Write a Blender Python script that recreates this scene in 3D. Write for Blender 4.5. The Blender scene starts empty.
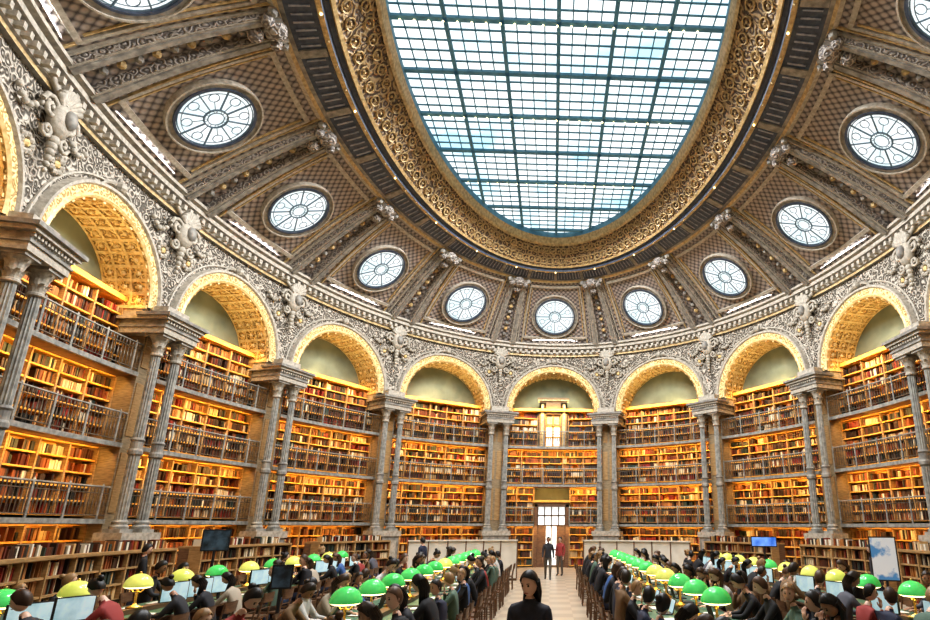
import bpy, bmesh, numpy as np, math, random
from mathutils import Vector, Matrix, Quaternion
random.seed(7)
S=bpy.context.scene
COL=S.collection
sin,cos,pi=math.sin,math.cos,math.pi
# ------------------------------------------------------------------ materials
def mat(name,c1,c2=None,rough=.6,metal=0.,scale=6.,detail=4.,bump=0.,bscale=None,kind='noise',lo=.35,hi=.65,emit=0.,coord='Object',distort=0.,stretch=None,base=1.):
    m=bpy.data.materials.new(name); m.use_nodes=True; nt=m.node_tree; N=nt.nodes; Lk=nt.links
    b=N['Principled BSDF']; b.inputs['Roughness'].default_value=rough; b.inputs['Metallic'].default_value=metal
    c1=tuple(c1)+(1,)
    if c2 is None and not bump:
        b.inputs['Base Color'].default_value=c1
        if emit:
            b.inputs['Emission Color'].default_value=c1; b.inputs['Emission Strength'].default_value=emit
        return m
    c2=tuple(c2 or c1[:3])+(1,)
    tc=N.new('ShaderNodeTexCoord'); mp=N.new('ShaderNodeMapping'); Lk.new(tc.outputs[coord],mp.inputs[0])
    if stretch: mp.inputs['Scale'].default_value=stretch
    vec=mp.outputs[0]
    if distort:
        nn=N.new('ShaderNodeTexNoise'); nn.inputs['Scale'].default_value=scale*.6; Lk.new(vec,nn.inputs['Vector'])
        ad=N.new('ShaderNodeMixRGB'); ad.blend_type='ADD'; ad.inputs[0].default_value=distort; Lk.new(vec,ad.inputs[1]); Lk.new(nn.outputs['Color'],ad.inputs[2]); vec=ad.outputs[0]
    def tex(sc):
        if kind=='noise':
            t=N.new('ShaderNodeTexNoise'); t.inputs['Scale'].default_value=sc; t.inputs['Detail'].default_value=detail; o=t.outputs['Fac']
        elif kind=='voronoi':
            t=N.new('ShaderNodeTexVoronoi'); t.inputs['Scale'].default_value=sc; o=t.outputs['Distance']
        elif kind=='edge':
            t=N.new('ShaderNodeTexVoronoi'); t.feature='DISTANCE_TO_EDGE'; t.inputs['Scale'].default_value=sc; o=t.outputs['Distance']
        elif kind=='scale':   # fish-scale / diaper grid in UV space
            t=N.new('ShaderNodeTexVoronoi'); t.inputs['Scale'].default_value=sc; t.inputs['Randomness'].default_value=.0
            rt=N.new('ShaderNodeMapping'); rt.inputs['Rotation'].default_value=(0,0,.785); Lk.new(vec,rt.inputs[0]); Lk.new(rt.outputs[0],t.inputs['Vector']); return t.outputs['Distance']
        elif kind=='ring':
            t=N.new('ShaderNodeTexVoronoi'); t.inputs['Scale'].default_value=sc
            mm=N.new('ShaderNodeMath'); mm.operation='MULTIPLY'; mm.inputs[1].default_value=14.; Lk.new(t.outputs['Distance'],mm.inputs[0])
            ss=N.new('ShaderNodeMath'); ss.operation='SINE'; Lk.new(mm.outputs[0],ss.inputs[0])
            m2=N.new('ShaderNodeMath'); m2.operation='MULTIPLY_ADD'; m2.inputs[1].default_value=.5; m2.inputs[2].default_value=.5; Lk.new(ss.outputs[0],m2.inputs[0]); o=m2.outputs[0]
            Lk.new(vec,t.inputs['Vector']); return o
        elif kind=='checker':
            t=N.new('ShaderNodeTexChecker'); t.inputs['Scale'].default_value=sc; o=t.outputs['Fac']
        Lk.new(vec,t.inputs['Vector']); return o
    o=tex(scale)
    r=N.new('ShaderNodeValToRGB'); r.color_ramp.elements[0].position=lo; r.color_ramp.elements[1].position=hi
    r.color_ramp.elements[0].color=c1; r.color_ramp.elements[1].color=c2; Lk.new(o,r.inputs[0])
    if base==1.: Lk.new(r.outputs[0],b.inputs['Base Color'])
    else: b.inputs['Base Color'].default_value=(base,base,base,1)
    if emit:
        Lk.new(r.outputs[0],b.inputs['Emission Color']); b.inputs['Emission Strength'].default_value=emit
    if bump:
        ob=o if bscale is None else tex(bscale)
        bp=N.new('ShaderNodeBump'); bp.inputs['Strength'].default_value=bump; bp.inputs['Distance'].default_value=.08; Lk.new(ob,bp.inputs['Height']); Lk.new(bp.outputs[0],b.inputs['Normal'])
    return m
M={}
M['stucco']=mat('carved_stucco',(.10,.085,.065),(.52,.46,.38),.7,kind='ring',scale=4.8,bump=.9,distort=.28,lo=.1,hi=.75)
M['stone']=mat('grey_stone',(.16,.15,.135),(.32,.30,.26),.65,scale=5,bump=.15)
M['stonelight']=mat('cream_stone',(.30,.27,.22),(.48,.43,.355),.6,scale=9,bump=.25)
M['gold']=mat('gilding',(.40,.25,.08),(.90,.68,.32),.5,.1,kind='ring',scale=5.5,bump=.5,distort=.2,lo=.1,hi=.7)
M['goldplain']=mat('gilt_moulding',(.66,.45,.18),(.88,.69,.36),.45,.15,scale=8)
M['bronzegold']=mat('old_gilding',(.36,.25,.11),(.62,.46,.23),.5,.1,scale=8)
M['goldband']=mat('gilt_scroll_ground',(.09,.06,.04),(.42,.30,.16),.6,.05,kind='ring',scale=3.6,bump=.6,distort=.3,lo=.2,hi=.8)
M['lunette']=mat('green_plaster',(.14,.165,.12),(.21,.235,.17),.8,scale=1.2)
M['slate']=mat('slate_iron',(.028,.042,.07),(.06,.08,.12),.5,.0,scale=6)
M['slatebar']=mat('slate_bars',(.18,.20,.25),(.34,.35,.40),.5,.0,scale=6)
M['iron']=mat('painted_iron',(.20,.20,.185),(.37,.36,.32),.5,.1,scale=7,bump=.1)
M['irondark']=mat('dark_iron',(.055,.045,.035),(.14,.11,.08),.45,.3,scale=9)
M['rail']=mat('bronze_rail',(.09,.07,.05),(.19,.15,.10),.45,.2,scale=9)
M['shelf']=mat('oak_shelf',(.74,.35,.05),(.92,.51,.11),.5,scale=5,stretch=(1,1,6))
M['pier']=mat('pier_panelling',(.20,.15,.085),(.33,.25,.15),.5,scale=5,stretch=(1,1,6))
M['oak']=mat('oak_panel',(.28,.17,.07),(.43,.27,.12),.5,scale=5,stretch=(1,1,6))
M['wood']=mat('walnut_wood',(.11,.055,.03),(.20,.11,.055),.45,scale=5,stretch=(1,1,6))
M['beige']=mat('beige_panel',(.58,.53,.44),(.68,.63,.54),.6,scale=2)
M['floor']=mat('floor_parquet',(.42,.34,.25),(.52,.43,.32),.35,kind='checker',scale=1.6,coord='Object')
M['tile']=mat('fishscale_tiles',(.37,.32,.285),(.06,.052,.055),.55,kind='scale',scale=4.9,bump=.4,lo=.25,hi=.6,coord='UV')
M['mauve']=mat('vault_rib_plaster',(.14,.125,.115),(.36,.32,.28),.55,kind='ring',scale=5.,bump=.5,distort=.2)
M['leather']=mat('green_leather',(.05,.12,.07),(.07,.16,.09),.5,scale=4)
M['black']=mat('black_plastic',(.015,.015,.018))
M['screen']=mat('lit_screen',(.30,.50,.56),(.65,.80,.84),.3,scale=3,emit=.4)
M['screendark']=mat('dark_screen',(.01,.015,.02),(.06,.10,.14),.3,scale=5,emit=.2)
M['screenblue']=mat('blue_screen',(.03,.12,.5),(.2,.4,.9),.3,scale=2.5,emit=.7)
M['poster']=mat('poster_print',(.1,.3,.6),(.75,.80,.85),.5,scale=1.7,emit=.1,lo=.45,hi=.5)
M['paper']=mat('paper',(.78,.76,.70))
M['brass']=mat('brass',(.65,.45,.14),None,.35,.8)
M['greenglass']=mat('green_opaline',(.035,.40,.07),(.12,.68,.18),.12,scale=2,emit=.42)
M['yellowglass']=mat('yellow_opaline',(.50,.58,.10),(.78,.76,.20),.12,scale=2,emit=.45)
M['bulb']=mat('warm_bulb',(1.,.82,.4),emit=3.5)
M['doorlight']=mat('lit_door_glass',(.85,.92,.92),emit=.8)
M['windowlight']=mat('oculus_glass',(.70,.85,.88),(.96,.99,1.),.3,scale=1.3,emit=1.05,base=.05)
M['trac']=mat('tracery_iron',(.08,.13,.17))
M['sky']=mat('skylight_glass',(.45,.74,.86),(.94,.99,1.),.6,scale=.4,detail=9,emit=1.35,lo=.33,hi=.52,base=.03)
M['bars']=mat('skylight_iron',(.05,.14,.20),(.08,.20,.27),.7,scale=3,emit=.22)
m=bpy.data.materials.new('book_spines'); m.use_nodes=True
at=m.node_tree.nodes.new('ShaderNodeAttribute'); at.attribute_name='Col'
m.node_tree.links.new(at.outputs['Color'],m.node_tree.nodes['Principled BSDF'].inputs['Base Color']); m.node_tree.nodes['Principled BSDF'].inputs['Roughness'].default_value=.5
M['books']=m
def randmat(name,cols,rough=.8):
    m=bpy.data.materials.new(name); m.use_nodes=True; nt=m.node_tree
    oi=nt.nodes.new('ShaderNodeObjectInfo'); r=nt.nodes.new('ShaderNodeValToRGB'); r.color_ramp.interpolation='CONSTANT'
    while len(r.color_ramp.elements)<len(cols): r.color_ramp.elements.new(.5)
    for i,c in enumerate(cols):
        r.color_ramp.elements[i].position=i/len(cols)
    for i,c in enumerate(cols): r.color_ramp.elements[i].color=tuple(c)+(1,)
    nt.links.new(oi.outputs['Random'],r.inputs[0]); nt.links.new(r.outputs[0],nt.nodes['Principled BSDF'].inputs['Base Color']); nt.nodes['Principled BSDF'].inputs['Roughness'].default_value=rough
    return m
M['cloth']=randmat('clothing',[(.015,.015,.018),(.025,.03,.06),(.02,.02,.025),(.42,.36,.28),(.02,.02,.025),(.05,.12,.30),(.015,.015,.017),(.55,.54,.52),(.02,.02,.025),(.10,.10,.12),(.20,.12,.06),(.025,.025,.03),(.30,.045,.04),(.012,.012,.015),(.10,.16,.12)])
M['coat']=mat('dark_coat',(.02,.02,.028),(.035,.035,.05),.8,scale=12)
M['pants']=randmat('trousers',[(.02,.025,.05),(.012,.012,.015),(.05,.08,.16),(.1,.08,.06)])
M['hair']=randmat('hair',[(.010,.007,.006),(.05,.025,.012),(.014,.010,.008),(.10,.05,.025),(.008,.006,.006),(.03,.018,.010),(.010,.008,.006),(.30,.18,.08)],.5)
M['skin']=randmat('skin',[(.72,.45,.32),(.58,.34,.22),(.74,.50,.38),(.38,.20,.12),(.70,.45,.33)],.5)
M['eye']=mat('eye_dark',(.02,.015,.01)); M['lip']=mat('lips',(.45,.15,.12)); M['shoe']=mat('shoe_leather',(.02,.018,.016))
# ------------------------------------------------------------------ mesh builder
class MB:
    def __init__(s): s.v=[];s.f=[];s.m=[];s.uv=[];s.mats=[];s.col=[];s.usecol=False
    def mi(s,n):
        if n not in s.mats: s.mats.append(n)
        return s.mats.index(n)
    def add(s,vs,fs,mn,uv=None,col=None):
        o=len(s.v); s.v.extend(tuple(p) for p in vs); i=s.mi(mn)
        s.uv.extend(uv if uv is not None else [(0,0)]*len(vs))
        if col is not None: s.usecol=True
        s.col.extend([col or (1,1,1)]*len(vs))
        for f in fs: s.f.append(tuple(a+o for a in f)); s.m.append(i)
    def hexa(s,c,mn,col=None,faces=None):
        F=[(0,1,3,2),(4,6,7,5),(0,4,5,1),(2,3,7,6),(0,2,6,4),(1,5,7,3)]
        s.add(c,faces or F,mn,None,col)
    def box(s,x0,x1,y0,y1,z0,z1,mn):
        s.hexa([(x,y,z) for x in(x0,x1) for y in(y0,y1) for z in(z0,z1)],mn)
    def grid(s,fn,ni,nj,mn,uvf=None):
        vs=[fn(i/ni,j/nj) for i in range(ni+1) for j in range(nj+1)]
        uv=[uvf(i/ni,j/nj) for i in range(ni+1) for j in range(nj+1)] if uvf else None
        s.add(vs,[(i*(nj+1)+j,(i+1)*(nj+1)+j,(i+1)*(nj+1)+j+1,i*(nj+1)+j+1) for i in range(ni) for j in range(nj)],mn,uv)
    def lathe(s,prof,cx,cy,mn,n=16,flute=0.):
        m=len(prof); vs=[]
        for i in range(n):
            a=2*pi*i/n
            for r,z in prof:
                q=r*(1-(flute if i%2 else 0)); vs.append((cx+q*cos(a),cy+q*sin(a),z))
        s.add(vs,[(i*m+j,((i+1)%n)*m+j,((i+1)%n)*m+j+1,i*m+j+1) for i in range(n) for j in range(m-1)],mn)
    def ball(s,c,r,mn,n=10,sx=1,sy=1,sz=1,M3=None):
        vs=[];h=n//2+1
        for i in range(n):
            for j in range(h+1):
                a=2*pi*i/n; b=pi*j/h
                p=Vector((r*sx*sin(b)*cos(a),r*sy*sin(b)*sin(a),r*sz*cos(b)))
                if M3: p=M3@p
                vs.append((c[0]+p[0],c[1]+p[1],c[2]+p[2]))
        s.add(vs,[(i*(h+1)+j,((i+1)%n)*(h+1)+j,((i+1)%n)*(h+1)+j+1,i*(h+1)+j+1) for i in range(n) for j in range(h)],mn)
    def tube(s,pts,rad,mn,n=6,closed=False):
        pts=[Vector(p) for p in pts]; m=len(pts); rad=rad if isinstance(rad,(list,tuple)) else [rad]*m
        vs=[]; up=None
        for i,p in enumerate(pts):
            d=(pts[(i+1)%m]-pts[i-1]) if closed else (pts[min(i+1,m-1)]-pts[max(i-1,0)])
            d.normalize()
            if up is None: up=d.orthogonal()
            up=(up-d*up.dot(d)); up=up.normalized() if up.length>1e-6 else d.orthogonal().normalized()
            w=d.cross(up)
            for a in range(n): vs.append(p+(up*cos(2*pi*a/n)+w*sin(2*pi*a/n))*rad[i])
        fs=[(i*n+a,i*n+(a+1)%n,((i+1)%m)*n+(a+1)%n,((i+1)%m)*n+a) for i in range(m if closed else m-1) for a in range(n)]
        if not closed: fs+= [tuple(range(n)),tuple((m-1)*n+a for a in range(n))]
        s.add(vs,fs,mn)
    def mesh(s,name,smooth=False):
        me=bpy.data.meshes.new(name); me.from_pydata([tuple(map(float,p)) for p in s.v],[],s.f)
        for n in s.mats: me.materials.append(M[n])
        me.polygons.foreach_set('material_index',s.m)
        li=np.zeros(len(me.loops),dtype=np.int32); me.loops.foreach_get('vertex_index',li)
        uvl=me.uv_layers.new(name='UVMap'); uvl.data.foreach_set('uv',np.array(s.uv,dtype=np.float32)[li].ravel())
        if s.usecol:
            ca=me.color_attributes.new('Col','FLOAT_COLOR','POINT')
            c=np.ones((len(s.v),4),dtype=np.float32); c[:,:3]=np.array(s.col); ca.data.foreach_set('color',c.ravel())
        if smooth: me.polygons.foreach_set('use_smooth',[True]*len(me.polygons))
        me.update(); return me
    def obj(s,name,smooth=False,parent=None):
        return mkobj(name,s.mesh(name,smooth),parent)
def mkobj(name,me,parent=None,M4=None):
    o=bpy.data.objects.new(name,me); COL.objects.link(o)
    if parent: o.parent=parent
    if M4 is not None: o.matrix_world=M4
    return o
def empty(name,loc=(0,0,0)):
    e=bpy.data.objects.new(name,None); e.location=loc; COL.objects.link(e); return e
# ------------------------------------------------------------------ oval mapping
A,B=17.0,12.665
_t=np.linspace(0,2*pi,8001); _x=B*np.sin(_t); _y=A*np.cos(_t)
_s=np.concatenate([[0],np.cumsum(np.hypot(np.diff(_x),np.diff(_y)))]); PER=_s[-1]; U=PER/16
XS=[0,.5,1.5,2.5,3.5,4.5,5.5,6.5,7.5,8]; YS=[0,.56,1.664,2.758,3.803,4.803,5.72,6.63,7.54,8]
def T(k):
    sg=1 if k>=0 else -1; q=abs(k)
    if q>8: return T(k-16*sg)
    return float(np.interp((sg*np.interp(q,XS,YS)*U)%PER,_s,_t))
def P(k,d,z):
    t=T(k); nx,ny=sin(t)/B,cos(t)/A; l=math.hypot(nx,ny)
    return Vector((B*sin(t)-nx/l*d,A*cos(t)-ny/l*d,z))
def inward(k):
    t=T(k); nx,ny=sin(t)/B,cos(t)/A; return -Vector((nx,ny,0)).normalized()
def bayL(k):
    q=abs(k); a=np.interp(max(q-.5,0) if q>0 else .5,XS,YS); b=np.interp(min(q+.5,8),XS,YS)
    if q==0: return .56*2*U
    if q==8: return .46*2*U
    return (b-a)*U
def frame(k,d,z):
    p=P(k,d,z); i=inward(k); r=Vector((-i.y,i.x,0))*-1
    return Matrix(((r.x,-i.x,0,p.x),(r.y,-i.y,0,p.y),(0,0,1,z),(0,0,0,1)))
ZI=8.33; ZC=8.6; ZT=12.15; DB=-1.3; HW=.40
# ------------------------------------------------------------------ walls and arches
wall=MB(); arch=MB(); back=MB()
BAYS=list(range(-7,9))
for k in BAYS:
    L=bayL(k); R=.372*L; f=lambda x,d,z:P(k+x/L,d,z)
    ca=math.atan2(ZT-ZC,L/2); phis=sorted([pi*i/32 for i in range(33)]+[ca,pi-ca])
    def op(ph):
        c,s_=abs(cos(ph)),sin(ph); q=min(L/2/max(c,1e-6),(ZT-ZC)/max(s_,1e-6)); return q
    n=len(phis)-1
    def fn(u,w):
        ph=phis[int(round(u*n))]; r=R+(op(ph)-R)*w
        return f(r*cos(ph),0,ZC+r*sin(ph))
    wall.grid(fn,n,3,'stucco')
    for sg in(-1,1):
        wall.grid(lambda u,w:f(sg*(R+(L/2-R)*u),0,ZI-.05+w*(ZC-ZI+.05)),2,1,'stonelight')
        wall.grid(lambda u,w:f(sg*R,DB*u,ZI-.05+w*(ZC-ZI+.05)),1,1,'stonelight')
        wall.grid(lambda u,w:f(sg*(R+(L/2-R)*u),DB*w,ZI-.05),2,1,'stonelight')
        wall.grid(lambda u,w:f(sg*(L/2-HW+HW*u),0,w*ZI),1,1,'pier')
        wall.grid(lambda u,w:f(sg*(L/2-HW),DB*u,w*ZI),1,1,'pier')
        for z0,z1 in((2.5,4.2),(4.7,6.3),(6.8,7.8)):
            wall.hexa([f(sg*x,d,z) for x in(L/2-HW+.06,L/2-.06) for d in(0,.03) for z in(z0,z1)],'oak')
    back.grid(lambda u,w:f((u-.5)*L,DB if k!=8 else -2.4,w*12.3),8,1,'lunette')
    if k==8:
        for sg in(-1,1): back.grid(lambda u,w:f(sg*L*.5,-2.4+u*1.2,w*12.3),1,1,'lunette')
    arch.grid(lambda u,w:f(R*cos(pi*u),.12+(DB-.12)*w,ZC+R*sin(pi*u)),32,2,'gold')
    prof=[(0,.0),(0,.13),(.06,.18),(.12,.13),(.34,.13),(.38,.2),(.46,.2),(.5,.0)]
    pm=['goldplain','goldplain','goldplain','gold','stonelight','stonelight','stonelight']
    for j in range(7):
        a,b=prof[j],prof[j+1]
        arch.grid(lambda u,w:f((R+a[0]+(b[0]-a[0])*w)*cos(pi*u),a[1]+(b[1]-a[1])*w,ZC+(R+a[0]+(b[0]-a[0])*w)*sin(pi*u)),32,1,pm[j])
    for i in range(17):
        a=pi*(i+.0)/16; da=.022
        arch.hexa([f(rr*cos(aa),dd,ZC+rr*sin(aa)) for aa in(a-da,a+da) for dd in(.1,DB+.02) for rr in(R-.06,R+.01)],'goldplain')
    for dd in(.05,-.4,-.85,-1.25):
        arch.grid(lambda u,w:f((R-.06)*cos(pi*u),dd+.07*(w-.5),ZC+(R-.06)*sin(pi*u)),32,1,'goldplain')
        for i in range(16):
            if dd<0:
                a=pi*(i+.5)/16; arch.ball(f((R-.03)*cos(a),dd+.22,ZC+(R-.03)*sin(a)),.08,'goldplain',6)
    arch.tube([f((R+.62)*cos(pi*i/24),.03,ZC+(R+.62)*sin(pi*i/24)) for i in range(25)],.04,'stonelight',5)
    for sg in(-1,1):
        c=f(sg*L*.40,.05,ZC+R*.93)
        for j in range(8):
            a=2*pi*j/8; arch.ball(f(sg*L*.40+.2*cos(a),.05,ZC+R*.93+.2*sin(a)),.09,'stonelight',6,1,1,1)
        arch.ball(c,.1,'goldplain',6)
    arch.ball(f(0,.12,ZC+R+.66),.17,'stonelight',8)
    for sg in(-1,1):
        arch.tube([f(sg*(.2+.10*j),.08,ZC+R+.66-.012*j*j) for j in range(7)],[.07,.065,.06,.05,.045,.04,.03],'stonelight',5)
wall.obj('wall_oval'); back.obj('wall_lunettes'); arch.obj('arch_archivolts')
def sweep(mb,prof,mn,n=192,k0=-8,k1=8,mats=None):
    m=len(prof)-1
    for j in range(m):
        a,b=prof[j],prof[j+1]
        mb.grid(lambda u,w:P(k0+(k1-k0)*u,a[0]+(b[0]-a[0])*w,a[1]+(b[1]-a[1])*w),n,1,(mats[j] if mats else mn))
cor=MB()
sweep(cor,[(0,12.02),(.14,12.02),(.14,12.12),(.2,12.16),(.2,12.3),(.42,12.42),(.42,12.56),(.54,12.62),(.54,12.72),(.3,12.8)],'stonelight',
   mats=['stone','bronzegold','stone','stonelight','stone','stonelight','stone','stonelight','stone'])
nd=300
for i in range(nd):
    k=-8+16*i/nd; cor.hexa([P(k+a,d,z) for a in(-.012,.012) for d in(.18,.38) for z in(12.2,12.36)],'stonelight')
cor.obj('trim_1')
# ------------------------------------------------------------------ vault
AR,BR,ZR=13.66,8.04,15.62
def V0(k,v):
    t=T(k); L=P(k,.3,12.76); Up=Vector((BR*sin(t),AR*cos(t),ZR)); p=L.lerp(Up,v)
    o=-inward(k)*.7+Vector((0,0,.7)); return p+o*(.13*sin(pi*v))
def VN(k,v):
    dk=V0(k+.02,v)-V0(k-.02,v); dv=V0(k,min(v+.02,1))-V0(k,max(v-.02,0)); n=dk.cross(dv).normalized()
    p=V0(k,v)
    if n.dot(Vector((0,0,5))-p)<0: n=-n
    return n,dk.normalized(),dv.normalized()
def V(k,v,off=0): return V0(k,v)+(VN(k,v)[0]*off if off else Vector((0,0,0)))
vault=MB()
vault.grid(lambda u,w:V(-8+16*u,w),256,12,'tile',lambda u,w:(u*PER*.9,w*4.6))
vault.obj('ceiling')
ribs=MB()
def ribsweep(mb,kf,w,h,mn,v0=0,v1=1,base=-.05):
    def q(i,v):
        c=[(-w,base),(-w,h),(w,h),(w,base)][i]; return V(kf(v)+c[0]/U,v,c[1])
    mb.grid(lambda u,ww:q(int(round(u*3)),v0+(v1-v0)*ww),3,14,mn)
for i in range(16):
    kp=-7.5+i
    for sg in(-1,1):
        ribsweep(ribs,lambda v:kp+sg*(.095-.02*v),.2,.24,'mauve')
        ribsweep(ribs,lambda v:kp+sg*(.095-.02*v),.09,.32,'stone')
        ribsweep(ribs,lambda v:kp+sg*(.095-.02*v),.15,.265,'stonelight')
        ribsweep(ribs,lambda v:kp+sg*(.145-.03*v),.035,.10,'stonelight')
        ribsweep(ribs,lambda v:kp+sg*(.185-.03*v),.025,.08,'bronzegold')
    for j in range(9):
        ribs.ball(V(kp,.12+.085*j,.06),.12,'bronzegold' if j%2 else 'stone',6)
    c=V(kp,.95,.2); ribs.ball(c,.36,'mauve',10,1,1,.8); ribs.ball(V(kp,.85,.22),.24,'mauve',8)
    for sg in(-1,1): ribs.ball(V(kp+sg*.09,.93,.27),.19,'mauve',8); ribs.ball(V(kp+sg*.13,.97,.2),.15,'stone',6)
for k in BAYS:
    for sg in(-1,1): ribsweep(ribs,lambda v:k+sg*(.315),.05,.09,'stonelight',.1,.9)
    for sg in(-1,1): ribsweep(ribs,lambda v:k+sg*(.29),.02,.06,'bronzegold',.13,.87)
    for vv in(.1,.9):
        ribs.grid(lambda u,w:V(k-.32+.64*u,vv+[(-.015),(-.015),.015,.015][int(round(w*3))],[-.02,.09,.09,-.02][int(round(w*3))]),10,3,'stonelight')
ribs.obj('trim_2')
# oculi
oc=MB(); RG=1.12
def ring(mb,r0,r1,z0,z1,mn,n=40):
    mb.lathe([(r0,z0),(r0,z1),(r1,z1),(r1,z0)],0,0,mn,n)
oc.add([(RG*cos(2*pi*i/40),RG*sin(2*pi*i/40),.14) for i in range(40)],[tuple(range(40))],'windowlight')
ring(oc,RG-.02,RG+.05,-.5,.22,'slate'); ring(oc,RG+.05,RG+.2,-.5,.18,'stone'); ring(oc,RG+.2,RG+.25,-.5,.23,'stonelight')
def circ(mb,cx,cy,r,z,rad,mn,n=20): mb.tube([(cx+r*cos(2*pi*i/n),cy+r*sin(2*pi*i/n),z) for i in range(n)],rad,mn,4,True)
ZG=.17
circ(oc,0,0,.34,ZG,.03,'trac'); circ(oc,0,0,.23,ZG,.015,'trac'); circ(oc,0,0,RG-.06,ZG,.02,'trac',36); circ(oc,0,0,RG-.17,ZG,.012,'trac',36)
for i in range(8):
    a=2*pi*i/8; oc.tube([(.34*cos(a),.34*sin(a),ZG),(RG*cos(a),RG*sin(a),ZG)],.026,'trac',4)
    a+=pi/8; circ(oc,.80*cos(a),.80*sin(a),.15,ZG,.014,'trac',10)
    oc.tube([(.34*cos(a),.34*sin(a),ZG),(.64*cos(a),.64*sin(a),ZG)],.012,'trac',4)
    circ(oc,.285*cos(a),.285*sin(a),.05,ZG,.01,'trac',6)
ocm=oc.mesh('window_oculus')
for n,k in enumerate(BAYS):
    vv=.45
    nn,dk,dv=VN(k,vv); x=dk-nn*dk.dot(nn); x.normalize(); y=nn.cross(x); c=V(k,vv,0)
    Mx=Matrix(((x.x,y.x,nn.x,c.x),(x.y,y.y,nn.y,c.y),(x.z,y.z,nn.z,c.z),(0,0,0,1)))
    mkobj('window_%d'%(n+1),ocm,None,Mx)
# ------------------------------------------------------------------ skylight ring
def E(th,w,z): return Vector(((BR-2.64*w)*sin(th),(AR-1.99*w)*cos(th),z))
rg=MB()
prof=[(-.06,15.75,'stone'),(-.06,15.5,'stonelight'),(.0,15.46,'bronzegold'),(.03,15.56,'stone'),(.08,15.58,'slate'),(.38,15.82,'bronzegold'),(.40,15.74,'bronzegold'),(.45,15.76,'slate'),(.47,15.9,'slate'),(.52,15.98,'bronzegold'),(.545,15.9,'bronzegold'),(.58,15.98,'goldband'),(.92,16.95,'bronzegold'),(.925,16.85,'bronzegold'),(.96,16.95,'bronzegold'),(1.,17.3,'bars'),(1.,17.6,'bars')]
for a,b in zip(prof[:-1],prof[1:]):
    rg.grid(lambda u,w:E(2*pi*u,a[0]+(b[0]-a[0])*w,a[1]+(b[1]-a[1])*w),160,1,a[2])
for i in range(288):
    th=2*pi*i/288; big=(i%9==0)
    rg.hexa([E(th+s_*(.011 if big else .0022),w_,15.58+(w_-.08)*.8+zz) for s_ in(-1,1) for w_ in(.09 if big else .13,.37 if big else .33) for zz in(-.06 if big else -.03,.02)],'stone' if big else 'slatebar')
for i in range(120):
    th=2*pi*i/120
    for w0,rr in((.67,.16),(.83,.15)):
        c=E(th+(.5*2*pi/120 if w0>.7 else 0),w0,15.98+(w0-.58)/.34*.97-.05)
        e1=(E(th+.01,w0,0)-E(th-.01,w0,0)).normalized(); e2=(E(th,.92,16.95)-E(th,.58,15.98)).normalized()
        rg.tube([c+e1*(cos(2*pi*j/10)*rr*1.35)+e2*(sin(2*pi*j/10)*rr*1.1) for j in range(10)],.028,'bronzegold',4,True)
        rg.ball(c,.05,'bronzegold',6)
for i in range(80):
    th=2*pi*i/80; rg.ball(E(th,.43,15.72),.04,'bulb' if i%4==0 else 'bronzegold',6)
rg.obj('skylight_surround')
gl=MB()
gl.add([E(2*pi*i/96,.995,17.6) for i in range(96)],[tuple(range(96))],'sky')
GA,GB=11.67,5.4
def half(c,a,b): return a*math.sqrt(max(0,1-(c/b)**2))
st=.45
for i in range(-11,12):
    x=i*st; h=half(x,GA,GB); mj=(i in(-8,-4,0,4,8)); w=.065 if mj else .020; gl.box(x-w,x+w,-h,h,17.48 if mj else 17.55,17.59,'bars')
for i in range(-25,26):
    y=i*st; h=half(y,GB,GA); mj=(i%5==0); w=.085 if mj else .030; gl.box(-h,h,y-w,y+w,17.48 if mj else 17.55,17.59,'bars')
for y in(-6.75,-2.25,2.25,6.75):
    h=half(y,GB,GA)
    for j in range(int(h/.45)*2): gl.ball((-h+.3+j*.45,y,17.4),.04,'bulb',6)
gl.obj('skylight')
# ------------------------------------------------------------------ floor
fl=MB(); fl.add([P(-8+16*i/96,-2.6,0) for i in range(96)],[tuple(range(96))],'floor'); fl.obj('floor')
# ------------------------------------------------------------------ columns
cm=MB()
cm.box(-.78,.78,-.4,.4,0,.25,'stone'); cm.box(-.7,.7,-.34,.34,.25,1.7,'stone'); cm.box(-.78,.78,-.4,.4,1.7,1.95,'stonelight')
cm.box(-.55,.55,-.37,-.34,.5,1.5,'stonelight')
for cx in(-.43,.43):
    cm.box(cx-.24,cx+.24,-.24,.24,1.95,2.05,'iron')
    cm.lathe([(.23,2.05),(.24,2.12),(.19,2.17),(.21,2.24),(.155,2.3)],cx,0,'iron',20)
    cm.lathe([(.15,2.3),(.148,4.1)],cx,0,'iron',24,.18)
    cm.lathe([(.15,4.1),(.19,4.14),(.19,4.24),(.16,4.3),(.16,4.5),(.19,4.55),(.145,4.62)],cx,0,'stone',16)
    cm.lathe([(.142,4.62),(.122,7.1)],cx,0,'iron',24,.18)
    cm.lathe([(.13,7.1),(.17,7.13),(.17,7.18),(.13,7.22),(.15,7.5),(.25,7.68),(.27,7.7)],cx,0,'stonelight',16)
    for tier,(z0,h,r0) in enumerate(((7.2,.24,.15),(7.38,.3,.16))):
        for i in range(8):
            a=2*pi*(i+.5*tier)/8
            def leaf(u,w):
                wd=.07*(1-.6*w*w); r=r0+.03*w+.1*w**3; z=z0+h*w-(.05*max(0,w-.8)/.2); aa=a+(u-.5)*2*wd/r
                return (cx+r*cos(aa),r*sin(aa),z)
            cm.grid(leaf,2,4,'stonelight')
    cm.box(cx-.28,cx+.28,-.28,.28,7.7,7.78,'stone')
YB=1.7
cm.box(-.78,.78,-.33,YB,7.78,7.96,'stonelight'); cm.box(-.82,.82,-.37,YB,7.96,8.02,'stone'); cm.box(-.78,.78,-.33,YB,8.02,8.2,'stone')
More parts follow.
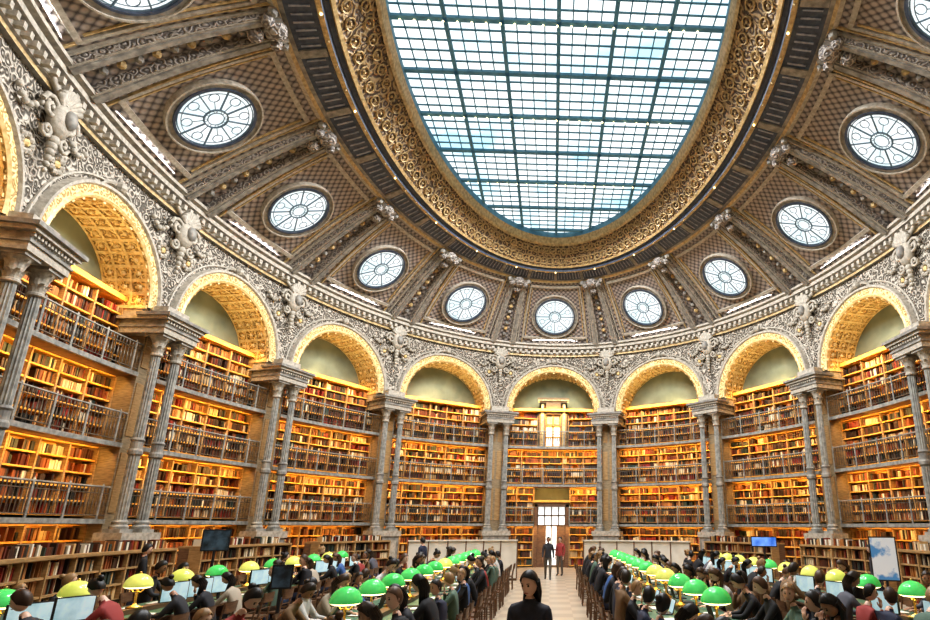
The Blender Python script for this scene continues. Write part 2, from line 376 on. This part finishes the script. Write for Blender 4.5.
for i in range(13): cm.box(-.78+i*.125,-.71+i*.125,-.40,-.33,8.1,8.18,'stonelight')
cm.box(-.9,.9,-.46,YB,8.2,8.3,'stonelight'); cm.box(-.98,.98,-.54,.5,8.3,8.4,'stone')
cm.box(-.5,.5,-.1,.5,8.4,8.75,'stonelight')
cmesh=cm.mesh('paired_column')
om=MB()
om.ball((0,-.12,0),.34,'stonelight',14,.85,.6,1.15); om.ball((0,-.3,.05),.2,'stone',10,.8,.6,1.1)
for i in range(9):
    a=pi*(.1+.8*i/8); om.tube([(.1*cos(a),-.15,.3+.1*sin(a)),(.38*cos(a),-.22,.34+.38*sin(a))],[.03,.08],'stonelight',6)
for sg in(-1,1):
    om.tube([(sg*(.35+.28*(1-j/14)*cos(j*.75)),-.12,.1+.28*(1-j/14)*sin(j*.75)) for j in range(14)],.055,'stonelight',6)
    om.tube([(sg*(.3+.18*(1-j/12)*cos(-j*.8)),-.12,-.38+.18*(1-j/12)*sin(-j*.8)) for j in range(12)],.045,'stonelight',6)
    for j in range(7):
        u=j/6; om.ball((sg*(.4+.75*u),-.04,.25-.45*sin(pi*u*.8)),.075,'stonelight',6)
    om.tube([(sg*.2,-.1,.5),(sg*.6,-.1,.72),(sg*.95,-.06,.6)],[.08,.07,.03],'stonelight',6)
for j in range(6): om.ball((0,-.1,-.45-.14*j),.12-.013*j,'stonelight',8)
omesh=om.mesh('cartouche_ornament',True)
for i in range(16):
    k=-7.5+i
    mkobj('paired_column',cmesh,None,frame(k,.5,0))
    o=mkobj('cartouche_ornament',omesh,None,frame(k,.1,11.45)@Matrix.Scale(1.15,4))
# ------------------------------------------------------------------ bookcases
PAL=[(.09,.028,.012),(.045,.016,.01),(.16,.045,.015),(.028,.015,.01),(.27,.08,.025),(.34,.15,.05),(.50,.34,.16),(.11,.02,.012),(.02,.025,.025),(.22,.025,.015),(.62,.5,.32),(.065,.035,.018),(.03,.012,.008),(.30,.12,.03),(.03,.05,.04),(.7,.62,.45)]
def shelving(sh,bk,f,x0,x1,df,dep,z0,z1,ns,wood='shelf',dens=.9,wmul=1.,hs=1.):
    hz=(z1-z0)/ns; nseg=max(1,round((x1-x0)/1.05))
    sh.grid(lambda u,w:f(x0+(x1-x0)*u,df-dep,z0+(z1-z0)*w),6,1,wood)
    for i in range(ns+1):
        z=z0+hz*i
        for j in range(nseg):
            a=x0+(x1-x0)*j/nseg; b=x0+(x1-x0)*(j+1)/nseg
            sh.hexa([f(x,d,zz) for x in(a,b) for d in(df-dep,df+.03) for zz in(z-.022,z+.022)],wood)
    for j in range(nseg+1):
        x=x0+(x1-x0)*j/nseg
        sh.hexa([f(xx,d,zz) for xx in(x-.03,x+.03) for d in(df-dep,df+.05) for zz in(z0,z1)],'oak')
    for i in range(ns):
        z=z0+hz*i+.025
        for j in range(nseg):
            a=x0+(x1-x0)*j/nseg+.035; b=x0+(x1-x0)*(j+1)/nseg-.035; x=a; base=random.choice(PAL); hh=hz*random.uniform(.62,.8)*hs
            while x<b-.03:
                if random.random()>dens: x+=random.uniform(.05,.2); continue
                if random.random()<.12: base=random.choice(PAL); hh=hz*random.uniform(.55,.82)*hs
                w=random.uniform(.035,.08)*wmul; w=min(w,b-x)
                q=random.uniform(.6,1.2); c=tuple(min(1,cc*q) for cc in (base if random.random()<.7 else random.choice(PAL)))
                h=hh*random.uniform(.93,1.05); dd=df-random.uniform(.02,.07)
                bk.hexa([f(xx,d,zz) for xx in(x,x+w-.004) for d in(df-dep+.02,dd) for zz in(z,z+h)],'books',c,[(2,3,7,6),(1,5,7,3),(0,2,3,1),(4,5,7,6)])
                x+=w
G=[2.3,4.45,6.6]
def alight(name,loc,direction,sx,sy,power,color,parent):
    ld=bpy.data.lights.new(name,'AREA'); ld.shape='RECTANGLE'; ld.size=sx; ld.size_y=sy; ld.energy=power; ld.color=color
    o=bpy.data.objects.new(name,ld); COL.objects.link(o)
    dv=Vector(direction).normalized()
    z=-dv; x=Vector((0,0,1)).cross(z)
    if x.length<1e-3: x=Vector((1,0,0))
    x.normalize(); y=z.cross(x)
    o.matrix_world=Matrix(((x.x,y.x,z.x,loc[0]),(x.y,y.y,z.y,loc[1]),(x.z,y.z,z.z,loc[2]),(0,0,0,1)))
    o.parent=parent; return o
WARM=(1.,.58,.18)
vault_fill=empty('cornice_fill_lights')  # unseen fill lights added above the cornice to brighten the vault
for k in BAYS:
    L=bayL(k); inw=inward(k)
    alight('vault_fill_light',P(k,.5,12.95),inw*1.1+Vector((0,0,1)),L*.8,.12,165,(.92,.95,1.),vault_fill)
    if k==8: continue
    R=.372*L; f=lambda x,d,z:P(k+x/L,d,z)
    root=empty('bookcase'); sh=MB(); bk=MB(); ir=MB(); df=-.62
    X=L/2-HW-.03
    for (z0,z1,ns,d_) in((.1,2.15,5,-.45),(2.42,4.32,5,df),(4.57,6.47,5,df),(6.72,8.75,5,df)):
        XX=X if z0<6.5 else R-.03
        if k==0 and z0<4.4 : spans=[(-XX,-.98),(.98,XX)]
        elif k==0 and z0>6.5: spans=[(-XX,-.86),(.86,XX)]
        else: spans=[(-XX,XX)]
        for a,b in spans: shelving(sh,bk,f,a,b,d_,.32,z0,z1,ns)
        if z0>6.5 :
            for sg in(-1,1): shelving(sh,bk,f,*( (XX,X) if sg>0 else (-X,-XX) ),d_,.32,z0,8.2,4)
    sh.hexa([f(x,d,z) for x in(-R,R) for d in(DB,df+.1) for z in(8.75,8.9)],'shelf')
    for gi,g in enumerate(G):
        XR=L/2-HW
        spans=[(-XR,XR)] if not(k==0 and gi==0) else [(-XR,-1.),(1.,XR)]
        for a,b in spans:
            nn_=6
            for j in range(nn_):
                aa=a+(b-a)*j/nn_; bb=a+(b-a)*(j+1)/nn_
                sh.hexa([f(x,d,z) for x in(aa,bb) for d in(DB,.0) for z in(g-.1,g)],'wood')
                ir.hexa([f(x,d,z) for x in(aa,bb) for d in(-.04,.05) for z in(g-.11,g+.02)],'iron')
            for zz,r,mm_ in((g+.90,.028,'iron'),(g+.12,.018,'rail'),(g+.72,.016,'rail')):
                ir.tube([f(a+(b-a)*j/8,-.02,zz) for j in range(9)],r,mm_,5)
            nb=int((b-a)/.13)
            for j in range(nb+1):
                x=a+(b-a)*j/nb; mx=Vector(f(x,-.02,0))
                if j%9==0: ir.lathe([(.036,g),(.036,g+.93),(.0,g+1.0)],mx.x,mx.y,'iron',6)
                else: ir.lathe([(.011,g+.12),(.011,g+.3),(.028,g+.42),(.011,g+.54),(.011,g+.72),(.024,g+.8),(.011,g+.9)],mx.x,mx.y,'rail',5)
    sh.obj('shelves',parent=root); bk.obj('books',parent=root); ir.obj('gallery_railing',parent=root)
    if abs(k)>5: continue
    for g0,pw in((4.25,60),(6.4,60),(8.95,72)):
        wl=L*.8 if g0<8 else L*.66
        alight('strip_lamp',P(k,-.05 if g0<8 else .02,g0-.05),-inw*.8+Vector((0,0,-.85)),wl,.06,pw,WARM,root)
    alight('strip_lamp',P(k,.02,2.1),-inw*.6+Vector((0,0,-1)),L*.7,.06,28,WARM,root)
    alight('arch_uplight',P(k,-.75,9.0),Vector((0,0,1)),L*.45,.3,38,(1.,.78,.42),root)
# ------------------------------------------------------------------ doors
d=MB(); F=frame(0,-.45,0)
def tb(mb,x0,x1,y0,y1,z0,z1,mn,F): mb.hexa([F@Vector((x,y,z)) for x in(x0,x1) for y in(y0,y1) for z in(z0,z1)],mn)
for (a,b,z0,z1) in((-.98,-.8,0,3.4),(.8,.98,0,3.4),(-.98,.98,3.25,3.5)): tb(d,a,b,-.15,.3,z0,z1,'wood',F)
tb(d,-1.08,1.08,-.25,.3,3.5,3.62,'shelf',F)
tb(d,-.8,.8,.12,.14,.05,3.25,'doorlight',F)
for x in(-.78,-.4,0,.4,.78): tb(d,x-.03,x+.03,.04,.12,0,3.25,'wood',F)
for z in(.04,.9,2.2,2.75): tb(d,-.8,.8,.04,.12,z,z+.07,'wood',F)
tb(d,-.78,-.3,.02,.1,0,2.2,'wood',F); tb(d,.3,.78,.02,.1,0,2.2,'wood',F)
d.obj('door_1')
d=MB(); F=frame(0,-.5,0)
for (a,b,z0,z1) in((-.82,-.45,6.6,9.3),(.45,.82,6.6,9.3),(-.82,.82,8.6,9.4)): tb(d,a,b,-.12,.3,z0,z1,'oak',F)
for sg in(-1,1): tb(d,sg*.64-.08,sg*.64+.08,-.16,.0,6.7,9.2,'goldplain',F)
tb(d,-.92,.92,-.22,.3,9.4,9.5,'goldplain',F); tb(d,-.95,.95,-.26,.3,9.5,9.58,'oak',F)
tb(d,-.5,.5,.1,.14,7.9,8.7,'oak',F); tb(d,-.36,.36,.07,.1,8.02,8.5,'goldplain',F); tb(d,-.5,.5,.1,.14,6.65,7.9,'doorlight',F)
for x in(-.45,0,.45): tb(d,x-.05,x+.05,.02,.1,6.65,8.7,'shelf',F)
for z in(6.65,7.2,7.85): tb(d,-.5,.5,.02,.1,z,z+.08,'shelf',F)
d.obj('door_2')
d=MB(); F=frame(8,-2.25,0)
tb(d,-1.2,1.2,0,.1,0,3.2,'wood',F)
for x in(-1.25,0,1.2): tb(d,x-.05,x+.08,-.08,0,0,3.3,'shelf',F)
for z in(.3,1.2,2.3,3.2): tb(d,-1.2,1.2,-.05,0,z,z+.1,'shelf',F)
d.obj('door_3')
# ------------------------------------------------------------------ low bookcases
for k0,x0,x1 in((-4,-7.5,2.3),(-3,-2.4,2.4),(-2,-2.2,2.2),(4,-2.6,7.5),(3,-2.4,2.4),(2,-2.4,2.0)):
    L=bayL(k0); f=lambda x,d,z:P(k0+x/L,d,z); root=empty('low_bookcase'); sh=MB(); bk=MB()
    shelving(sh,bk,f,x0,x1,2.3,.34,.1,1.5,4,'oak',.95,1.,1.12)
    nn_=8
    for j in range(nn_):
        a=x0+(x1-x0)*j/nn_; b=x0+(x1-x0)*(j+1)/nn_
        sh.hexa([f(x,d,z) for x in(a,b) for d in(1.6,2.38) for z in(1.5,1.56)],'oak')
        sh.hexa([f(x,d,z) for x in(a,b) for d in(1.62,1.94) for z in(0,1.5)],'wood')
        sh.hexa([f(x,d,z) for x in(a,b) for d in(1.62,2.34) for z in(0,.1)],'wood')
    x=x0+.2
    while x<x1-.3:
        w=random.uniform(.04,.09)
        if random.random()<.75:
            c=random.choice(PAL+[(.7,.66,.55)]*3); h_=random.uniform(.16,.25); bk.hexa([f(xx,d,zz) for xx in(x,x+w) for d in(1.9,2.15) for zz in(1.56,1.56+h_)],'books',c)
        x+=w+.005
    sh.obj('shelves',parent=root); bk.obj('books',parent=root)
# ------------------------------------------------------------------ people
def skinbody(J,Ed,rad,rootj,name):
    names=list(J); me=bpy.data.meshes.new(name); me.from_pydata([J[n] for n in names],[(names.index(a),names.index(b)) for a,b in Ed],[])
    o=bpy.data.objects.new(name,me); COL.objects.link(o); mo=o.modifiers.new('s','SKIN'); mo.use_smooth_shade=True
    lay=me.skin_vertices[0].data
    for i,n in enumerate(names):
        r=rad[n]; lay[i].radius=r if isinstance(r,tuple) else (r,r); lay[i].use_root=(n==rootj)
    o.modifiers.new('u','SUBSURF').levels=1
    dg=bpy.context.evaluated_depsgraph_get(); dg.update(); ev=o.evaluated_get(dg); m2=bpy.data.meshes.new_from_object(ev)
    vs=[v.co.copy() for v in m2.vertices]; fs=[tuple(p.vertices) for p in m2.polygons]
    bpy.data.objects.remove(o); return vs,fs
def head(mb,c,yaw,pitch,longhair,scale=1.):
    Rm=Matrix.Rotation(yaw,3,'Z')@Matrix.Rotation(pitch,3,'X'); c=Vector(c)
    n=20;h=14; vs=[]
    def sh(a,b,g=0.):
        x=sin(b)*cos(a); y=sin(b)*sin(a); z=cos(b)
        X=x*.076;Y=y*.094;Z=z*.118
        if z<0: X*=1-.28*z*z; Y*=1-.12*z*z
        fr=max(0,y)
        if fr>.6:
            Y+=.022*math.exp(-((x/.16)**2))*math.exp(-(((z+.15)/.17)**2))
            Y-=.010*math.exp(-(((abs(x)-.38)/.16)**2))*math.exp(-(((z-.06)/.12)**2))
            Y+=.006*math.exp(-((x/.3)**2))*math.exp(-(((z+.55)/.1)**2))
            Y+=.010*math.exp(-((x/.4)**2))*math.exp(-(((z+.85)/.14)**2))
        return Vector((X,Y,Z))*(1+g)
    for i in range(n):
        for j in range(h+1): vs.append(c+Rm@(sh(2*pi*i/n+pi/2,pi*j/h)*scale))
    mb.add(vs,[(i*(h+1)+j,((i+1)%n)*(h+1)+j,((i+1)%n)*(h+1)+j+1,i*(h+1)+j+1) for i in range(n) for j in range(h)],'skin')
    for sg in(-1,1):
        mb.ball(c+Rm@Vector((sg*.030,.081,.006)),.011,'eye',6); mb.ball(c+Rm@Vector((sg*.076,-.002,-.005)),.022,'skin',6,.4,.8,1.3)
        mb.tube([c+Rm@Vector((sg*.018,.091,.026)),c+Rm@Vector((sg*.045,.082,.027))],.004,'hair',4)
    mb.tube([c+Rm@Vector((x,.088-abs(x)*.15,-.062)) for x in(-.024,-.01,.01,.024)],[.003,.006,.006,.003],'lip',5)
    vs=[];hh=10
    for i in range(n):
        a=2*pi*i/n; fr=sin(a)
        bmax=pi*(.58-.30*max(0,fr)**.5) if fr>0 else pi*(.60+.13*(-fr))
        for j in range(hh+1):
            b=bmax*j/hh; p=sh(a,b,.0); p=p*1.0+p.normalized()*(.014+.006*sin(5*a)*sin(b))
            vs.append(c+Rm@(p*scale))
    mb.add(vs,[(i*(hh+1)+j,((i+1)%n)*(hh+1)+j,((i+1)%n)*(hh+1)+j+1,i*(hh+1)+j+1) for i in range(n) for j in range(hh)],'hair')
    if longhair:
        for i in range(9):
            a=pi*1.06+pi*.88*i/8
            q=Vector((.074*cos(a),.08*sin(a)-.015,.02)); mb.tube([c+Rm@q,c+Rm@(q+Vector((0,-.015,-.12))),c+Vector((q.x*1.15,q.y*1.1-.03,-.26))],[.026,.028,.012],'hair',6)
    elif random.random()<.4:
        mb.ball(c+Rm@Vector((0,-.11,.07)),.045,'hair',8)
def hand(mb,w,fdir,side,down=Vector((0,0,-1)),curl=.5):
    w=Vector(w); f=Vector(fdir).normalized(); l=f.cross(down).normalized(); 
    pc=w+f*.05; Rm=Matrix((l,f,down)).transposed()
    mb.ball(pc,.05,'skin',10,.82,1.05,.34,Rm)
    for i,(o,ln) in enumerate(((-.03,.072),(-.01,.082),(.011,.076),(.031,.06))):
        b=pc+f*.035+l*o; p1=b+f*ln*.45+down*(.004); p2=p1+(f*(1-curl*.5)+down*curl).normalized()*ln*.32; p3=p2+(f*(1-curl)+down*curl*1.3).normalized()*ln*.25
        mb.tube([b,p1,p2,p3],[.0095,.009,.008,.006],'skin',6)
    b=pc-f*.02+l*side*.03; mb.tube([b,b+l*side*.03+f*.025+down*.006,b+l*side*.036+f*.055+down*.012],[.012,.0105,.008],'skin',6)
def seated(name,lean=.1,hyaw=0,hpit=-.3,arm=0,longhair=False):
    mb=MB(); ly=lean
    J={'pel':(0,0,.55),'sp':(0,.02+ly*.3,.74),'ch':(0,.02+ly*.8,.95),'nk':(0,.03+ly*1.1,1.10),'nk2':(0,.05+ly*1.35,1.19)}
    rad={'pel':(.15,.125),'sp':(.135,.11),'ch':(.155,.12),'nk':(.062,.06),'nk2':(.05,.05)}
    Ed=[('pel','sp'),('sp','ch'),('ch','nk'),('nk','nk2')]
    W={}
    for sg,s_ in((-1,'L'),(1,'R')):
        up=(arm==1 and sg>0)
        J['sh'+s_]=(sg*.17,.01+ly*.9,1.03); J['el'+s_]=(sg*.235,.17+ly,.81)
        wr=(sg*.12,.36+ly,.80) if not up else (sg*.09,.17+ly*1.3,1.08)
        if arm==2: wr=(sg*.2,.40+ly,.80)
        J['wr'+s_]=wr; J['hp'+s_]=(sg*.09,.03,.53); J['kn'+s_]=(sg*.13,.43,.53); J['an'+s_]=(sg*.13,.40,.11); J['to'+s_]=(sg*.14,.54,.045)
        rad.update({'sh'+s_:.068,'el'+s_:.047,'wr'+s_:.031,'hp'+s_:.098,'kn'+s_:.066,'an'+s_:.045,'to'+s_:.038})
        Ed+=[('ch','sh'+s_),('sh'+s_,'el'+s_),('el'+s_,'wr'+s_),('pel','hp'+s_),('hp'+s_,'kn'+s_),('kn'+s_,'an'+s_),('an'+s_,'to'+s_)]
        W[sg]=(wr,up)
    vs,fs=skinbody(J,Ed,rad,'pel',name)
    groups={'cloth':[],'pants':[],'skin':[],'shoe':[]}
    for fc in fs:
        c=sum((vs[i] for i in fc),Vector())/len(fc)
        if c.z<.12: g='shoe'
        elif c.z<.64 and not(c.y<.2 and c.z>.6): g='pants'
        elif c.z>1.135: g='skin'
        elif any((c-Vector(w[0])).length<.035 for w in W.values()): g='skin'
        else: g='cloth'
        groups[g].append(fc)
    for g,ff in groups.items(): mb.add(vs,ff,g)
    for sg,(wr,up) in W.items():
        hand(mb,wr,(0,.1,1) if up else (-sg*.3,1,-.05),-sg,Vector((0,0,-1)) if not up else Vector((0,-1,0)),.45)
    head(mb,(0,.08+ly*1.55,1.30),hyaw,hpit,longhair)
    return mb.mesh(name,True)
def standing(name,stride=.25,longhair=True,hy=0.,hp=-.15,cl='cloth'):
    mb=MB(); J={'pel':(0,0,.93),'sp':(0,.01,1.1),'ch':(0,.0,1.3),'nk':(0,0,1.46),'nk2':(0,.01,1.53)}
    rad={'pel':(.15,.12),'sp':(.125,.1),'ch':(.155,.115),'nk':(.06,.058),'nk2':(.05,.05)}
    Ed=[('pel','sp'),('sp','ch'),('ch','nk'),('nk','nk2')]; W={}
    for sg,s_ in((-1,'L'),(1,'R')):
        q=sg*stride
        J['sh'+s_]=(sg*.175,0,1.38); J['el'+s_]=(sg*.225,-q*.25-.02,1.1); wr=(sg*.23,-q*.5+.08,.87); J['wr'+s_]=wr
        J['hp'+s_]=(sg*.09,0,.9); J['kn'+s_]=(sg*.1,q*.6+.04,.5); J['an'+s_]=(sg*.1,q,.09); J['to'+s_]=(sg*.11,q+.14,.04)
        rad.update({'sh'+s_:.07,'el'+s_:.047,'wr'+s_:.031,'hp'+s_:.1,'kn'+s_:.066,'an'+s_:.046,'to'+s_:.036})
        Ed+=[('ch','sh'+s_),('sh'+s_,'el'+s_),('el'+s_,'wr'+s_),('pel','hp'+s_),('hp'+s_,'kn'+s_),('kn'+s_,'an'+s_),('an'+s_,'to'+s_)]; W[sg]=wr
    vs,fs=skinbody(J,Ed,rad,'pel',name); groups={cl:[],'pants':[],'skin':[],'shoe':[]}
    for fc in fs:
        c=sum((vs[i] for i in fc),Vector())/len(fc)
        g='shoe' if c.z<.1 else 'skin' if (c.z>1.48 or any((c-Vector(w)).length<.035 for w in W.values())) else 'pants' if (c.z<.88 and abs(c.x)<.2) else cl
        groups[g].append(fc)
    for g,ff in groups.items(): mb.add(vs,ff,g)
    for sg,wr in W.items(): hand(mb,wr,(0,.15,-1),sg,Vector((-sg,0,0)) ,.4)
    head(mb,(0,.025,1.625),hy,hp,longhair)
    return mb.mesh(name,True)
seatm=[seated('person_seated',.10,.0,-.35,0,False),seated('person_seated',.16,.3,-.5,2,True),seated('person_seated',.05,-.5,-.1,1,False),seated('person_seated',.13,-.2,-.45,0,True),seated('person_seated',.02,.6,-.05,2,False),seated('person_seated',.18,.1,-.6,1,True),seated('person_seated',.22,-.3,-.7,0,False),seated('person_seated',.03,1.1,-.1,0,False)]
standm=[standing('person_standing',.26,True,-.1,-.25,'coat'),standing('person_standing',.03,False),standing('person_standing',-.22,False)]
ch=MB()
ch.box(-.21,.21,-.2,.22,.425,.455,'wood')
for x in(-.19,.19):
    ch.tube([(x,.2,.43),(x,.21,0)],[.02,.016],'wood',6); ch.tube([(x,-.2,.0),(x,-.18,.45),(x,-.25,.88)],[.016,.02,.016],'wood',6); ch.tube([(x,.2,.2),(x,-.19,.2)],.011,'wood',5)
ch.grid(lambda u,w:(-.2+.4*u,-.235-.02*sin(pi*u)-.02*w,.7+.18*w),6,1,'wood'); ch.grid(lambda u,w:(-.2+.4*u,-.255-.02*sin(pi*u)-.02*w,.7+.18*w),6,1,'wood')
ch.tube([(-.19,-.21,.6),(.19,-.21,.6)],.012,'wood',5)
chm=ch.mesh('reading_chair')
def lampmesh(g):
    l=MB(); l.lathe([(0.001,0),(.12,0),(.12,.02),(.04,.05),(.02,.08),(.018,.32),(.03,.34),(.018,.36),(.018,.42)],0,0,'brass',14)
    for a in(0,pi): l.tube([(0,0,.26),(.08*cos(a),.08*sin(a),.25),(.14*cos(a),.14*sin(a),.31),(.16*cos(a),.16*sin(a),.37)],.011,'brass',5)
    l.lathe([(.208,.335),(.215,.35),(.208,.385),(.187,.44),(.15,.485),(.09,.525),(.03,.54),(.001,.545)],0,0,g,24)
    l.lathe([(.15,.31),(.19,.325),(.208,.335)],0,0,'bulb',20)
    l.lathe([(.198,.35),(.18,.43),(.13,.48),(.001,.51)],0,0,'bulb',20)
    l.ball((0,0,.41),.04,'bulb',8); l.ball((0,0,.555),.02,'brass',8); return l.mesh('reading_lamp',True)
lg,ly=lampmesh('greenglass'),lampmesh('yellowglass')
tab=MB(); TL=3.6
tab.box(-.75,.75,-TL/2,TL/2,.71,.75,'wood'); tab.box(-.7,.7,-TL/2+.05,TL/2-.05,.75,.755,'leather'); tab.box(-.08,.08,-TL/2,TL/2,.755,.83,'wood')
for y in(-TL/2+.15,0,TL/2-.15):
    tab.box(-.6,.6,y-.03,y+.03,.0,.1,'wood'); tab.box(-.4,.4,y-.025,y+.025,.1,.71,'wood')
tab.box(-.66,.66,-TL/2+.06,-TL/2+.09,.64,.71,'wood'); tab.box(-.66,.66,TL/2-.09,TL/2-.06,.64,.71,'wood')
tabm=tab.mesh('reading_table')
lp=MB(); lp.box(-.16,.16,-.11,.11,0,.015,'black'); lp.hexa([(x,y+.11+(z-.015)*.3,z) for x in(-.16,.16) for y in(0,.012) for z in(.015,.23)],'black')
lp.hexa([(x,y+.105+(z-.015)*.3,z) for x in(-.15,.15) for y in(0,.002) for z in(.025,.22)],'screen'); lpm=lp.mesh('laptop')
mo=MB(); mo.box(-.26,.26,.0,.03,.12,.45,'black'); mo.box(-.245,.245,-.004,0,.135,.435,'screen'); mo.box(-.03,.03,.01,.03,0,.2,'black'); mo.box(-.1,.1,-.07,.09,0,.012,'black'); mom=mo.mesh('computer_monitor')
pb=MB(); pb.box(-.15,0,-.1,.1,0,.02,'paper'); pb.box(.0,.15,-.1,.1,0,.015,'paper'); pb.box(-.16,.16,-.11,.11,-.001,.004,'wood'); pbm=pb.mesh('open_book')
def put(name,me,x,y,z,rz=0,s=1.): return mkobj(name,me,None,Matrix.Translation((x,y,z))@Matrix.Rotation(rz,4,'Z')@Matrix.Scale(s,4))
for xr,y0,n,gl_ in((-2.7,-12.75,5,0),(2.35,-12.75,5,0),(-6.9,-10.5,4,1),(5.7,-10.5,4,1)):
    for i in range(n):
        yc=y0+TL/2+i*(TL+.15)
        put('reading_table',tabm,xr,yc,0)
        for q in(-1.2,0,1.2):
            if yc+q<-9.6: continue
            put('reading_lamp',ly if (random.random()<(.5 if gl_ else .33)) else lg,xr,yc+q,.83,random.uniform(0,3))
        for sd in(-1,1):
            outer=gl_ and sd*xr>0
            for j in range(5):
                y=yc+(j-2)*.72+random.uniform(-.05,.05); x=xr+sd*(1.08+random.uniform(-.05,.08)); rz=pi/2 if sd>0 else -pi/2
                put('reading_chair',chm,x+sd*.03,y,0,rz)
                if random.random()<(.35 if outer else .9): put('person_seated',random.choice(seatm),x,y,0,rz+random.uniform(-.25,.25),random.uniform(.92,1.06))
                q=random.random()
                if gl_ and sd*xr<0 and q<.6: put('computer_monitor',mom,xr+sd*.36,y,.756,rz+(-.35*sd))
                elif q<.45: put('laptop',lpm,xr+sd*.37,y+.03,.756,rz)
                elif q<.85: put('open_book',pbm,xr+sd*.40,y,.757,rz+random.uniform(-.2,.2))
put('person_standing',standm[0],-.14,-10.9,0,pi-.35,1.0)
put('person_standing',standm[2],-.1,9.4,0,pi,1.0); put('person_standing',standm[1],.45,11.4,0,2.6,.98)
put('person_standing',standm[1],-4.8,6.3,0,1.2,1.0); put('person_standing',standm[2],-9.3,-2.4,0,-1,1.0); put('person_standing',standm[0],8.6,-1.,0,1.3,1.)
# service desks
for sx in(-1,1):
    d=MB()
    def pt(u,yo,z): return Vector((sx*(1.4+4.2*u),9.0-1.6*u*u+yo,z))
    for r0,r1,z0,z1,mn in((0,.1,.1,1.58,'beige'),(-.08,.18,1.58,1.63,'beige'),(0.05,.15,0,.1,'wood'),(.1,.8,.72,.76,'wood')):
        d.grid(lambda u,w:pt(u,[r0,r0,r1,r1,r0][int(round(w*4))],[z0,z1,z1,z0,z0][int(round(w*4))]),16,4,mn)
    for i in range(7):
        p=pt(i/6,-.02,0); d.lathe([(.025,.1),(.025,1.58)],p.x,p.y,'wood',6)
    d.obj('service_desk')
def monitor(name,x,y,z,w,h,scr,rz):
    b=MB(); b.box(-w/2,w/2,-.03,.03,z-h/2,z+h/2,'black'); b.box(-w/2+.03,w/2-.03,-.035,-.03,z-h/2+.03,z+h/2-.03,scr)
    b.lathe([(.03,.03),(.03,z-h/2)],0,0,'black',8); b.lathe([(.001,0),(.22,0),(.22,.03),(.001,.04)],0,0,'black',16)
    o=b.obj(name); o.matrix_world=Matrix.Translation((x,y,0))@Matrix.Rotation(rz,4,'Z')
monitor('display_screen',-8.4,-1.2,1.80,.62,.52,'screendark',.4); monitor('display_screen',7.3,3.6,1.70,.85,.34,'screenblue',-.3)
monitor('information_board',8.35,-2.0,1.43,.62,1.05,'poster',-.5); monitor('display_screen',-4.65,-5.9,1.3,.34,.4,'screendark',.3)
# ------------------------------------------------------------------ lights
sk=empty('skylight_fill_spots')  # wide fill spots added under the glass to brighten walls and floor
for i in range(12):
    th=2*pi*(i+.5)/12; p=Vector((3.0*sin(th),8.2*cos(th),17.25))
    ld=bpy.data.lights.new('skylight_fill_spot','SPOT'); ld.energy=1500; ld.shadow_soft_size=.08; ld.color=(.97,.98,1.); ld.spot_size=math.radians(160); ld.spot_blend=.3
    o=bpy.data.objects.new('skylight_fill_spot',ld); COL.objects.link(o); o.location=p; o.parent=sk
w=bpy.data.worlds.new('World'); S.world=w; w.use_nodes=True; w.node_tree.nodes['Background'].inputs[0].default_value=(.6,.75,.9,1); w.node_tree.nodes['Background'].inputs[1].default_value=.8
# ------------------------------------------------------------------ camera
cd=bpy.data.cameras.new('camera'); co=bpy.data.objects.new('camera',cd); COL.objects.link(co); S.camera=co
yaw,pit,roll=.045,.290,.004
fw=Vector((sin(yaw)*cos(pit),cos(yaw)*cos(pit),sin(pit))); r=Vector((cos(yaw),-sin(yaw),0)); u=r.cross(fw)
r2=r*cos(roll)+u*sin(roll); u2=-r*sin(roll)+u*cos(roll); b=-fw
co.matrix_world=Matrix(((r2.x,u2.x,b.x,.066),(r2.y,u2.y,b.y,-17.017),(r2.z,u2.z,b.z,2.157),(0,0,0,1)))
cd.sensor_width=36; cd.lens=581.94/930*36; cd.shift_x=-(580.5-465)/930; cd.shift_y=(353.3-310)/930; cd.clip_start=.05; cd.clip_end=200
S.view_settings.view_transform='Standard'; S.view_settings.exposure=0.
try: S.view_settings.look='Medium High Contrast'
except Exception: pass
